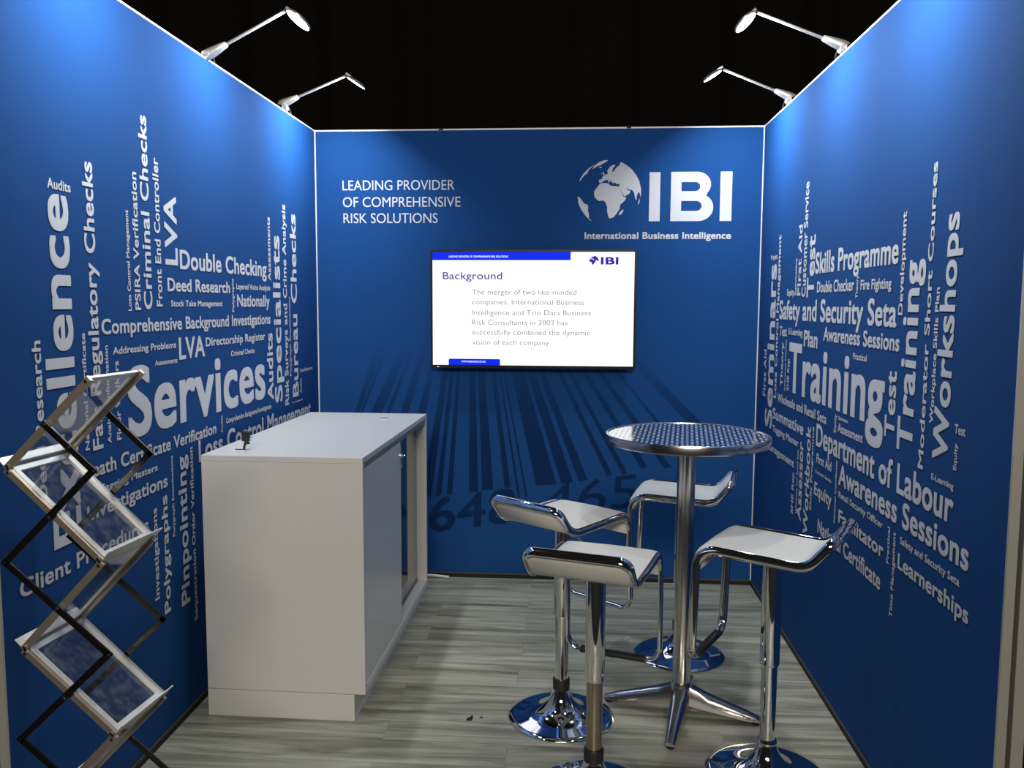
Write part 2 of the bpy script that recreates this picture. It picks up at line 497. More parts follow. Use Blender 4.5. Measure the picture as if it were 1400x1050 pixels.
RIGHT_WORDS = [
    ('Skills Programme', 'h', -1.060, -1.966, 1.685, 0.0864), 
    ('Double Checker', 'h', -1.094, -1.557, 1.607, 0.0456), 
    ('Fire Fighting', 'h', -1.629, -1.918, 1.609, 0.0353), 
    ('Safety and Security Seta', 'h', -0.466, -1.974, 1.488, 0.0907), 
    ('Awareness Sessions', 'h', -1.209, -2.007, 1.414, 0.0559), 
    ('Test', 'h', -0.484, -0.622, 1.408, 0.0464), 
    ('E-Learning', 'h', -0.654, -0.896, 1.420, 0.0302), 
    ('Plan', 'h', -0.923, -1.129, 1.378, 0.0706), 
    ('Practical', 'h', -1.579, -1.722, 1.364, 0.0238), 
    ('Training', 'h', -0.680, -1.902, 1.158, 0.2271), 
    ('Wholesale and Retail Seta', 'h', -0.486, -1.293, 1.087, 0.0413), 
    ('Summative', 'h', -0.397, -0.966, 0.992, 0.0548), 
    ('Tagging Master', 'h', -0.405, -0.895, 0.929, 0.0324), 
    ('Management', 'h', -0.289, -0.834, 0.824, 0.0372), 
    ('Department of Labour', 'h', -1.163, -2.428, 0.982, 0.0923), 
    ('Assessment', 'h', -1.440, -1.716, 1.081, 0.0345), 
    ('Seminars', 'h', -1.443, -1.555, 1.127, 0.0155), 
    ('First Aid', 'h', -1.179, -1.380, 0.915, 0.0382), 
    ('Customer Service', 'h', -1.166, -1.386, 0.871, 0.0147), 
    ('Equity', 'h', -1.163, -1.397, 0.779, 0.0541), 
    ('Awareness Sessions', 'h', -1.473, -2.528, 0.886, 0.0788), 
    ('Retail Security Officer', 'h', -1.481, -1.936, 0.839, 0.0239), 
    ('Facilitator', 'h', -1.491, -1.954, 0.746, 0.0509), 
    ('National Certificate', 'h', -1.231, -1.939, 0.636, 0.0587), 
    ('Safety and Security Seta', 'h', -2.085, -2.485, 0.834, 0.0227), 
    ('Learnerships', 'h', -2.076, -2.543, 0.755, 0.0480), 
    ('Test', 'h', -2.412, -2.473, 1.223, 0.0253), 
    ('E-Learning', 'h', -2.284, -2.422, 1.074, 0.0182), 
    ('Project', 'h', -0.249, -0.391, 1.783, 0.0242), 
    ('Equity', 'h', -0.604, -0.728, 1.599, 0.0311), 
    ('Seminars', 'v', 0.933, 1.759, -0.380, 0.1533), 
    ('First Aid', 'v', 1.082, 1.325, -0.219, 0.0573), 
    ('Loss Control Management', 'v', 1.097, 1.895, -0.452, 0.0515), 
    ('Theory', 'v', 1.166, 1.379, -0.570, 0.0428), 
    ('Awareness Sessions', 'v', 1.151, 1.393, -0.624, 0.0192), 
    ('SHE Rep', 'v', 1.158, 1.307, -0.689, 0.0361), 
    ('First Aid', 'v', 1.598, 1.909, -0.836, 0.0593), 
    ('Customer Service', 'v', 1.591, 2.084, -0.919, 0.0639), 
    ('Test', 'v', 1.588, 1.849, -1.047, 0.1081), 
    ('Summative', 'v', 1.599, 1.765, -0.762, 0.0267), 
    ('Theory', 'v', 1.580, 1.662, -1.602, 0.0235), 
    ('Development', 'v', 1.526, 1.839, -2.019, 0.0347), 
    ('Test', 'v', 1.140, 1.352, -1.998, 0.0838), 
    ('Training', 'v', 1.117, 1.690, -2.141, 0.1189),
    ('Moderator Short Courses', 'v', 1.089, 1.953, -2.224, 0.0355), 
    ('Workplace Skills Plan', 'v', 1.228, 1.606, -2.277, 0.0251), 
    ('Workshops', 'v', 1.135, 1.801, -2.377, 0.0947),
    ('Equity', 'v', 1.127, 1.198, -2.433, 0.0190), 
    ('Equity', 'v', 1.073, 1.143, -1.417, 0.0268), 
    ('Assessor', 'v', 0.615, 0.962, -0.977, 0.0709), 
    ('Workbook', 'v', 0.575, 1.047, -1.084, 0.0703), 
    ('Skills Programme', 'v', 0.699, 1.053, -1.128, 0.0274), 
    ('SHE Rep', 'v', 0.613, 0.803, -0.841, 0.0375), 
    ('Wholesale and Retail Seta', 'v', 0.628, 0.920, -0.901, 0.0203),
    ('National Certificate', 'v', 0.730, 0.971, -1.451, 0.0191), 
    ('Practical', 'v', 0.743, 0.861, -2.002, 0.0210), 
    ('Time Management', 'v', 0.585, 0.857, -2.050, 0.0242), 
]

GLOBE = [
    [(1.570,2.205),(1.593,2.209),(1.613,2.207),(1.626,2.195),(1.642,2.192),(1.671,2.190),(1.684,2.164),(1.697,2.135),(1.713,2.131),(1.705,2.115),(1.681,2.094),(1.677,2.070),(1.661,2.045),(1.645,2.025),(1.622,2.020),(1.616,2.033),(1.610,2.062),(1.611,2.078),(1.600,2.107),(1.590,2.115),(1.565,2.113),(1.548,2.126),(1.540,2.140),(1.539,2.164),(1.554,2.185)],
    [(1.566,2.210),(1.563,2.225),(1.580,2.229),(1.582,2.242),(1.598,2.252),(1.612,2.257),(1.608,2.274),(1.624,2.296),(1.641,2.305),(1.653,2.302),(1.639,2.288),(1.633,2.266),(1.641,2.268),(1.653,2.286),(1.661,2.294),(1.673,2.302),(1.679,2.320),(1.706,2.306),(1.739,2.281),(1.764,2.248),(1.781,2.216),(1.790,2.179),(1.791,2.155),(1.788,2.131),(1.785,2.151),(1.778,2.161),(1.768,2.139),(1.767,2.116),(1.761,2.123),(1.754,2.155),(1.743,2.170),(1.729,2.172),(1.710,2.185),(1.719,2.171),(1.734,2.165),(1.729,2.151),(1.701,2.136),(1.686,2.164),(1.674,2.184),(1.675,2.204),(1.663,2.201),(1.646,2.213),(1.642,2.205),(1.625,2.222),(1.619,2.231),(1.625,2.216),(1.617,2.211),(1.609,2.226),(1.592,2.221),(1.576,2.209)],
    [(1.587,2.270),(1.595,2.254),(1.584,2.250)],
    [(1.573,2.259),(1.580,2.263),(1.579,2.255)],
    [(1.528,2.283),(1.538,2.299),(1.566,2.321),(1.591,2.329),(1.613,2.329),(1.595,2.317),(1.575,2.305),(1.554,2.297)],
    [(1.562,2.291),(1.575,2.295),(1.581,2.292),(1.569,2.287)],
    [(1.458,2.214),(1.464,2.234),(1.480,2.259),(1.509,2.287),(1.544,2.311),(1.521,2.291),(1.507,2.275),(1.499,2.258),(1.485,2.250),(1.472,2.234)],
    [(1.450,2.138),(1.461,2.132),(1.474,2.116),(1.486,2.099),(1.503,2.095),(1.508,2.081),(1.506,2.062),(1.512,2.042),(1.512,2.021),(1.529,2.005),(1.542,1.999),(1.517,2.011),(1.491,2.038),(1.470,2.067),(1.455,2.099)],
    [(1.698,2.068),(1.696,2.055),(1.682,2.038),(1.674,2.037),(1.679,2.054)],
    [(1.785,2.124),(1.783,2.106),(1.778,2.092),(1.776,2.098),(1.780,2.118)],
]
BARS = [
    (0.028, 0.108, 0.941, 0.357),
    (0.136, 0.171, 0.942, 0.359),
    (0.302, 0.363, 0.945, 0.406),
    (0.388, 0.413, 0.946, 0.409),
    (0.469, 0.513, 0.947, 0.411),
    (0.569, 0.610, 0.948, 0.413),
    (0.643, 0.685, 0.795, 0.459),
    (0.706, 0.731, 0.796, 0.469),
    (0.756, 0.781, 0.797, 0.479),
    (0.859, 0.901, 0.799, 0.494),
    (0.921, 0.973, 0.800, 0.508),
    (1.027, 1.055, 0.801, 0.523),
    (1.082, 1.093, 0.802, 0.466),
    (1.117, 1.127, 0.803, 0.471),
    (1.177, 1.275, 0.804, 0.544),
    (1.298, 1.357, 0.806, 0.558),
    (1.385, 1.430, 0.807, 0.573),
    (1.530, 1.561, 0.809, 0.605),
    (1.608, 1.637, 0.811, 0.615),
    (1.717, 1.754, 0.812, 0.650),
    (1.830, 1.870, 0.814, 0.653),
    (1.970, 1.994, 0.816, 0.695),
    (1.925, 1.993, 1.060, 0.739),
]


# ================================================================== large structure
struct('floor', bbox(-0.10, W + 0.10, -2.95, 0.9, -0.02, 0.0), M['floor'])
bm = NB()      # dark hall carpet around the booth
box(bm, -4.0, 6.5, -10.0, -2.95, -0.02, -0.002); box(bm, -4.0, -0.10, -2.95, 1.3, -0.02, -0.002); box(bm, W + 0.10, 6.5, -2.95, 1.3, -0.02, -0.002); box(bm, -0.10, W + 0.10, 0.9, 1.3, -0.02, -0.002)
struct('floor_aisle', bm, M['carpet'])

WT = 0.062     # wall thickness
wall_left = struct('wall_left', bbox(-WT + 0.002, 0, -D + 0.002, 0.0, 0.03, H - 0.004), M['fabric'])
wall_right = struct('wall_right', bbox(W, W + WT - 0.002, -D + 0.002, 0.0, 0.03, H - 0.004), M['fabric'])
wall_back = struct('wall_back', bbox(-WT, W + WT, 0.0, WT, 0.03, H - 0.004), M['fabric'])

# aluminium frame ends facing the aisle, top rails, corner strips, base strips
def frame_end(name, x_in, sgn):
    bm = NB()
    box(bm, *sorted((x_in, x_in + sgn * 0.022)), -D - 0.006, -D + 0.002, 0.0, H)
    box(bm, *sorted((x_in + sgn * 0.034, x_in + sgn * 0.062)), -D - 0.006, -D + 0.002, 0.0, H)
    o = struct(name, bm, M['alu'])
    g = obj('groove', bbox(*sorted((x_in + sgn * 0.022, x_in + sgn * 0.034)), -D - 0.001, -D + 0.002, 0.0, H), M['alu_dark'], o)
    return o
frame_end('trim_1', 0.0, -1)
frame_end('trim_2', W, 1)
struct('trim_3', bbox(-WT, 0.0012, -D, 0.0, H - 0.004, H + 0.003), M['trimw'])
struct('trim_4', bbox(W - 0.0012, W + WT, -D, 0.0, H - 0.004, H + 0.003), M['trimw'])
bm = NB(); box(bm, -WT, W + WT, -0.003, WT, H - 0.005, H + 0.003)
struct('trim_5', bm, M['trimw'])
struct('trim_6', bbox(0.0, 0.0055, -0.0055, 0.0, 0.03, H - 0.004), M['trimw'])
struct('trim_7', bbox(W - 0.0055, W, -0.0055, 0.0, 0.03, H - 0.004), M['trimw'])
for nm, bx in (('baseboard_left', (-WT, 0.003, -D, 0.0)), ('baseboard_right', (W - 0.003, W + WT, -D, 0.0)), ('baseboard_back', (-WT, W + WT, -0.003, WT))):
    b0 = struct(nm, bbox(*bx, 0.0, 0.022), M['black'])
    e = 0.0015
    obj('edge_strip', bbox(bx[0] - (e if nm == 'baseboard_right' else 0), bx[1] + (e if nm == 'baseboard_left' else 0),
                           bx[2] - (e if nm == 'baseboard_back' else 0), bx[3], 0.022, 0.03), M['alu_dark'], b0)
# small black clips in the top rail of the back wall
for i, x in enumerate((0.704, 1.72)):
    obj('rail_clip', bbox(x - 0.012, x + 0.012, -0.006, 0.02, H - 0.004, H + 0.008), M['black'], wall_back, bevel=0.001)

# ------------------------------------------------------------------ printed lettering on the walls
EPS = 0.0012
def wall_words(words, wall, xw, side):
    bm = NB()
    for t, k, a, b, c, h in words:
        if k == 'h':
            u = Vector((0, 1 if b > a else -1, 0))
            add_text(bm, t, (xw, a, c), u, (0, 0, 1), abs(b - a), h, 0.022)
        else:
            v = (0, -1, 0) if side > 0 else (0, 1, 0)
            add_text(bm, t, (xw, c, a), (0, 0, 1), v, b - a, h, 0.022)
    raw('printed_lettering', bm, M['letter'], wall, flip_to=(side, 0, 0))

wall_words(LEFT_WORDS, wall_left, EPS, 1)
wall_words(RIGHT_WORDS, wall_right, W - EPS, -1)

FL = (0, -1, 0)
bm = NB()
for t, x0, x1, z, c in (('LEADING PROVIDER', 0.153, 0.777, 2.177, 0.053), ('OF COMPREHENSIVE', 0.154, 0.810, 2.086, 0.053), ('RISK SOLUTIONS', 0.156, 0.683, 1.998, 0.053)):
    add_text(bm, t, (x0, -EPS, z), (1, 0, 0), (0, 0, 1), x1 - x0, c, 0.0)
raw('slogan_lettering', bm, M['letter'], wall_back, flip_to=FL)

def arc(cx, cz, rx, rz, a0, a1, n=14):
    return [(cx + rx * math.cos(math.radians(a0 + (a1 - a0) * i / n)), cz + rz * math.sin(math.radians(a0 + (a1 - a0) * i / n))) for i in range(n + 1)]
def back(lp): return [(x, -EPS, z) for x, z in lp]
bm = NB()
for lp in GLOBE: add_poly(bm, [back(lp)])
add_poly(bm, [back([(1.835, 2.004), (1.893, 2.004), (1.893, 2.264), (1.835, 2.264)])])
add_poly(bm, [back([(2.212, 2.004), (2.274, 2.004), (2.274, 2.265), (2.212, 2.265)])])
outer = [(1.950, 2.004), (2.098, 2.004)] + arc(2.098, 2.0765, 0.079, 0.0725, -90, 60) + arc(2.088, 2.198, 0.074, 0.067, -40, 90) + [(1.950, 2.265)]
h1 = [(2.006, 2.163)] + arc(2.080, 2.187, 0.025, 0.024, -90, 90) + [(2.006, 2.211)]
h2 = [(2.006, 2.058)] + arc(2.086, 2.0845, 0.029, 0.0265, -90, 90) + [(2.006, 2.111)]
add_poly(bm, [back(outer), back(h1[::-1]), back(h2[::-1])])
add_text(bm, 'International Business Intelligence', (1.490, -EPS, 1.909), (1, 0, 0), (0, 0, 1), 0.785, 0.037, 0.026)
raw('printed_logo', bm, M['letter'], wall_back, flip_to=FL)

# barcode print: bars fan out from a point behind the screen, digits below
VP = Vector((0.872, 2.166))
bm = NB()
for x0, x1, z, zb in BARS:
    def at(x, zz): return VP.x + (x - VP.x) * (VP.y - zz) / (VP.y - z)
    zt = 1.46
    lp = [(at(x0, zb - 0.004), zb - 0.004), (at(x1, zb + 0.006), zb + 0.006), (at(x1, zt), zt), (at(x0, zt), zt)]
    lp = [(min(max(x, 0.008), W - 0.008), zz) for x, zz in lp]
    add_poly(bm, [[(x, -EPS * 0.6, zz) for x, zz in lp]])
raw('printed_barcode', bm, M['bars'], wall_back, flip_to=FL)
bm = NB()
u = Vector((0.501, 0, 0.073)).normalized()
add_text(bm, '648', (0.625, -EPS * 0.6, 0.256), u, (0.02, 0, 1), 0.50, 0.198, 0.012)
u = Vector((0.527, 0, 0.079)).normalized()
add_text(bm, '465', (1.274, -EPS * 0.6, 0.355), u, (0.03, 0, 1), 0.53, 0.184, 0.0)
raw('printed_digits', bm, M['ink'], wall_back, flip_to=FL)

# ------------------------------------------------------------------ black drape behind the booth
bm = NB()
nx = 420
x0, x1 = -4.2, 6.6
prev = None
for i in range(nx + 1):
    x = x0 + (x1 - x0) * i / nx
    y = 1.0 + 0.045 * math.sin(x * 11.0 + 1.3 * math.sin(x * 2.1)) + 0.018 * math.sin(x * 23 + 2)
    a = bm.verts.new((x, y, 0.0)); b = bm.verts.new((x, y, 5.2))
    if prev: bm.faces.new((prev[0], a, b, prev[1]))
    prev = (a, b)
cur = obj('stage_curtain', bm, M['curtain'], smooth=True)
so = cur.modifiers.new('thickness', 'SOLIDIFY'); so.thickness = 0.004
tag(cur, 'black floor-length curtain hanging in folds behind the blue booth', 'curtain')

# ================================================================== counter
ct = thing('display_counter', 'white laminate counter with sliding doors standing against the left wall', 'counter', (0.073, -1.698, 0), -0.013)
CW, CD, CH = 0.606, 1.256, 0.997
Z0 = 0.105
def cp(name, *a, m_='white', parent=ct, bev=0.0012):
    return obj(name, bbox(*a), M[m_], parent, bevel=bev)
cp('plinth', 0.0, CW - 0.042, 0.0, CD - 0.01, 0.0, Z0 - 0.002)
cp('bottom_panel', 0.02, CW, 0.019, CD - 0.02, Z0, Z0 + 0.03, bev=0.001)
cp('side_panel', 0.0, CW, 0.0, 0.019, Z0, CH - 0.022)
cp('side_panel', 0.0, CW, CD - 0.02, CD, Z0, CH - 0.022)
cp('back_panel', 0.0, 0.018, 0.019, CD - 0.02, Z0, CH - 0.022)
top = cp('top', 0.0, CW, 0.0, CD, CH - 0.0215, CH)
cp('upper_rail', CW - 0.10, CW - 0.004, 0.019, CD - 0.02, CH - 0.046, CH - 0.022, m_='gap', bev=0.0008)
fd = cp('sliding_door', CW - 0.021, CW - 0.003, 0.020, 0.652, Z0 + 0.031, CH - 0.047, m_='doorw', bev=0.001)
fd['label'] = 'white sliding door with lock'
gd = cp('sliding_door', CW - 0.068, CW - 0.050, 0.50, CD - 0.021, Z0 + 0.031, CH - 0.047, m_='gloss', bev=0.001)
gd['label'] = 'dark glossy inner sliding door'
cp('floor_track', CW - 0.048, CW - 0.042, 0.02, CD - 0.021, Z0 + 0.030, Z0 + 0.033, m_='gap', bev=0)
# lock, catch plate and a hanging key on the white door
bm = NB(); cyl(bm, (CW - 0.004, 0.628, 0.895), (CW + 0.012, 0.628, 0.895), 0.011, 0.010)
lk = obj('lock', bm, M['chrome'], fd, smooth=True)
obj('catch_plate', bbox(CW - 0.019, CW - 0.005, 0.652, 0.668, 0.765, 0.925), M['gap'], fd, bevel=0.002)
bm = NB(); cyl(bm, (CW + 0.012, 0.628, 0.895), (CW + 0.022, 0.628, 0.895), 0.003)
bar(bm, (CW + 0.016, 0.628, 0.893), (CW + 0.016, 0.602, 0.862), (0, 1, 0), 0.004, 0.002)
box(bm, CW + 0.012, CW + 0.018, 0.590, 0.606, 0.846, 0.866)
obj('key', bm, M['steel'], fd)
for gx, gy in ((0.10, 0.125), (0.435, 1.065)):
    bm = NB(); lathe(bm, [(0.0, 0.0006), (0.021, 0.0006), (0.030, 0.0022), (0.032, 0.0), (0.032, -0.002), (0, -0.002)], 32, (gx, gy, CH))
    gm = obj('cable_grommet', bm, M['white'], top, smooth=True)
    gs = obj('slot', bbox(gx - 0.022, gx + 0.020, gy - 0.006, gy + 0.006, CH + 0.0004, CH + 0.0026), M['rubber'], top, bevel=0.0005)

def cworld(x, y, z):
    return ct.matrix_basis @ Vector((x, y, z))
M_ct = Matrix.Translation((0.073, -1.698, 0)) @ Matrix.Rotation(-0.013, 4, 'Z')
g = M_ct @ Vector((0.112, 0.125, CH + 0.0026))
pl = thing('power_plug', 'black power plug on a bent cable, standing on the white counter top', 'plug', g)
bm = NB(); sweep(bm, fillet([(0, 0, 0.0), (0.002, 0, 0.012), (0.010, 0.0, 0.024), (0.012, 0.0, 0.034)], [0, .008, .006, 0], 5), 0.0042, 0.0042)
obj('cable', bm, M['rubber'], pl, smooth=True)
bm = NB(); box(bm, -0.013, 0.015, -0.009, 0.010, 0.0, 0.040, mtx=Matrix.Translation((0.006, 0, 0.030)) @ Matrix.Rotation(0.12, 4, 'Y'))
obj('plug_body', bm, M['rubber'], pl, bevel=0.004)
bm = NB(); lathe(bm, [(0.012, 0), (0.010, 0.006), (0.006, 0.012)], 16, (0.012, 0, 0.021)); obj('strain_relief', bm, M['rubber'], pl, smooth=True)
bm = NB(); box(bm, 0.020, 0.034, -0.012, 0.010, 0.045, 0.047); box(bm, 0.018, 0.030, -0.010, 0.008, 0.033, 0.035)
obj('pin', bm, M['steel'], pl)

# white cable end lying at the foot of the back wall
bm = NB()
sweep(bm, fillet([(0.592, -0.020, 0.008), (0.64, -0.028, 0.016), (0.70, -0.024, 0.010), (0.745, -0.03, 0.0075)], [0, .06, .06, 0], 6), 0.0075, 0.0075, n=12)
tag(obj('cable_end', bm, M['cable'], smooth=True), 'short white cable end lying on the floor at the foot of the back wall', 'cable')

# scraps on the floor
def scrap(pts, h, mt, label, loc):
    bm = NB()
    lo = [bm.verts.new((x, y, 0)) for x, y in pts]
    cx = sum(p[0] for p in pts) / len(pts); cy = sum(p[1] for p in pts) / len(pts)
    hi = [bm.verts.new((cx + (x - cx) * 0.75, cy + (y - cy) * 0.75, h)) for x, y in pts]
    n = len(pts)
    bm.faces.new(lo[::-1]); bm.faces.new(hi)
    for i in range(n): bm.faces.new((lo[i], lo[(i + 1) % n], hi[(i + 1) % n], hi[i]))
    o = obj('floor_scrap', bm, mt); o.location = loc
    tag(o, label, 'scrap')
scrap([(-0.012, -0.012), (0.008, -0.014), (0.012, 0.004), (0.010, 0.024), (0.002, 0.006)], 0.008, M['crumb'], 'small black scrap on the open floor between counter and stools', (1.062, -1.652, 0))
scrap([(-0.007, -0.004), (0.006, -0.005), (0.008, 0.003), (-0.004, 0.006)], 0.003, M['crumb_r'], 'tiny brown chip on the floor beside the black scrap', (1.105, -1.637, 0))
scrap([(-0.02, -0.010), (0.0, -0.018), (0.024, -0.004), (0.016, 0.014), (-0.010, 0.012)], 0.006, M['crumb_w'], 'pale crumpled scrap on the floor behind the stools, left of the rear stool base', (1.70, -0.825, 0))

# ================================================================== television
tv = thing('television', 'flat black television on the back wall showing a white presentation slide', 'television', (1.209, -0.075, 1.205))
def tvb(name, x0, x1, y0, y1, z0, z1, m_, parent=tv, bev=0.0):
    return obj(name, bbox(x0 - 1.209, x1 - 1.209, y0 + 0.075, y1 + 0.075, z0 - 1.205, z1 - 1.205), M[m_], parent, bevel=bev)
bm = NB()
X0, X1, Z0t, Z1 = 0.654, 1.770, 1.205, 1.847
S0, S1, T0, T1 = 0.666, 1.758, 1.221, 1.835
for a in ((X0, S0, Z0t, Z1), (S1, X1, Z0t, Z1), (S0, S1, Z0t, T0), (S0, S1, T1, Z1)):
    box(bm, a[0] - 1.209, a[1] - 1.209, 0.0, 0.014, a[2] - 1.205, a[3] - 1.205)
obj('bezel', bm, M['bezel'], tv)
tvb('housing', X0 + .004, X1 - .004, -0.066, -0.048, Z0t + .004, Z1 - .004, 'bezel', bev=0.002)
tvb('rear_housing', X0 + .12, X1 - .12, -0.048, -0.026, Z0t + .04, Z1 - .16, 'bezel', bev=0.004)
tvb('wall_bracket', 1.0, 1.42, -0.027, -0.003, 1.40, 1.66, 'rubber')
tvb('standby_light', 0.690, 0.699, -0.0758, -0.074, 1.2085, 1.2125, 'scr_white')
scr = tvb('screen', S0, S1, -0.0735, -0.067, T0, T1, 'screen')
def sq(name, loops, m_):
    bm = NB()
    for lp in loops: add_poly(bm, [[(x - 1.209, 0.0, z - 1.205) for x, z in lp]])
    o = raw(name, bm, M[m_], scr, flip_to=FL); return o
YS = 0.0009
def place(o, k): o.location = (0, YS - 0.0004 * k, 0)
place(sq('slide_header', [[(S0, 1.791)] + arc(1.409, 1.799, 0.008, 0.008, -90, 0, 6) + [(1.417, T1), (S0, T1)]], 'scr_blue'), 1)
place(sq('slide_footer', [[(0.753, T0), (1.037, T0)] + arc(1.029, 1.247, 0.008, 0.008, 0, 90, 6) + arc(0.761, 1.247, 0.008, 0.008, 90, 180, 6)], 'scr_blue'), 1)
def stext(name, items, m_, bold, k):
    bm = NB()
    for t, x0_, x1_, z_, c_ in items:
        add_text(bm, t, (x0_ - 1.209, 0, z_ - 1.205), (1, 0, 0), (0, 0, 1), x1_ - x0_, c_, bold)
    place(raw(name, bm, M[m_], scr, flip_to=FL), k)
stext('header_lettering', [('LEADING PROVIDER OF COMPREHENSIVE RISK SOLUTIONS', 0.755, 1.078, 1.805, 0.011)], 'scr_white', 0.02, 2)
stext('footer_lettering', [('WWW.IBISOURCE.CO.ZA', 0.823, 0.958, 1.2355, 0.009)], 'scr_white', 0.02, 2)
stext('slide_title', [('Background', 0.722, 1.047, 1.688, 0.039)], 'scr_title', 0.012, 1)
stext('slide_logo_text', [('IBI', 1.578, 1.672, 1.768, 0.040)], 'scr_navy', 0.03, 1)
gx0, gx1 = 1.450, 1.791
def mini(lp): return [(1.497 + (x - 1.450) * 0.205, 1.763 + (z - 1.999) * 0.165) for x, z in lp]
place(sq('slide_logo_globe', [mini(GLOBE[0]), mini(GLOBE[1])], 'scr_navy'), 1)
for ln in (('The merger of two like-minded', 0.883, 1.449, 1.606, 0.027),
           ('companies, International Business', 0.883, 1.491, 1.552, 0.027),
           ('Intelligence and Trio Data Business', 0.883, 1.529, 1.495, 0.027),
           ('Risk Consultants in 2002 has', 0.883, 1.403, 1.442, 0.027),
           ('successfully combined the dynamic', 0.883, 1.525, 1.388, 0.027),
           ('vision of each company', 0.883, 1.304, 1.333, 0.027)):
    stext('slide_lettering', [ln], 'scr_text', 0.0, 1)

# ================================================================== bar table
TX, TY, TH = 1.862, -1.53, 1.079
tb = thing('bar_table', 'tall round bar table with dimpled steel top on a four-footed aluminium base', 'table', (TX, TY, 0), math.radians(-14.5))
bm = NB(); lathe(bm, [(0.0, TH - 0.004), (0.291, TH - 0.004), (0.291, TH - 0.012), (0, TH - 0.012)], 96)
tt = obj('tabletop', bm, M['tabletop'], tb, smooth=True)
bm = NB(); lathe(bm, [(0.291, TH - 0.006), (0.2925, TH - 0.001), (0.296, TH), (0.300, TH - 0.0015), (0.302, TH - 0.006), (0.302, TH - 0.030), (0.299, TH - 0.034), (0.290, TH - 0.034), (0.290, TH - 0.012)], 96, cap=False)
obj('edge_band', bm, M['steel'], tt, smooth=True)
bm = NB(); lathe(bm, [(0, TH - 0.030), (0.290, TH - 0.030), (0.290, TH - 0.0125), (0, TH - 0.0125)], 64)
obj('core_board', bm, M['alu_dark'], tt, smooth=True)
bm = NB(); lathe(bm, [(0, TH - 0.045), (0.10, TH - 0.042), (0.105, TH - 0.030), (0, TH - 0.030)], 40)
obj('mounting_plate', bm, M['cast'], tb, smooth=True)
bm = NB(); lathe(bm, [(0.0335, 0.10), (0.0335, TH - 0.04)], 40)
obj('column', bm, M['cast'], tb, smooth=True)
bm = NB(); lathe(bm, [(0, 0.05), (0.040, 0.05), (0.045, 0.07), (0.042, 0.105), (0.036, 0.125), (0.033, 0.125)], 40, cap=False)
obj('hub', bm, M['cast'], tb, smooth=True)
for k in range(4):
    R_ = Matrix.Rotation(k * PI / 2, 4, 'Z')
    bm = NB(); rings = []
    for t in [0, 0.12, 0.3, 0.55, 0.8, 0.94, 1.0]:
        x = 0.02 + t * 0.275
        hw = 0.036 * (1 - t) + 0.019 * t
        zt = 0.118 - 0.088 * (t ** 0.85); zb = 0.045 - 0.033 * min(1, t * 1.2)
        if t > 0.9: zt -= (t - 0.9) * 0.06; hw *= 1 - (t - 0.9) * 1.5
        sec = [(-hw, zb), (hw, zb), (hw, zb + (zt - zb) * 0.55), (hw * 0.62, zt - 0.002), (hw * 0.3, zt), (-hw * 0.3, zt), (-hw * 0.62, zt - 0.002), (-hw, zb + (zt - zb) * 0.55)]
        rings.append([bm.verts.new(R_ @ Vector((x, a, b))) for a, b in sec])
    for A, B in zip(rings, rings[1:]):
        for i in range(8): bm.faces.new((A[i], A[(i + 1) % 8], B[(i + 1) % 8], B[i]))
    bm.faces.new(rings[0]); bm.faces.new(rings[-1])
    f = obj('foot', bm, M['cast'], tb, smooth=True, autosm=50)
    bm = NB(); lathe(bm, [(0, 0), (0.015, 0), (0.016, 0.004), (0.016, 0.014), (0, 0.014)], 24, R_ @ Vector((0.278, 0, 0)))
    obj('glide', bm, M['rubber'], f, smooth=True)

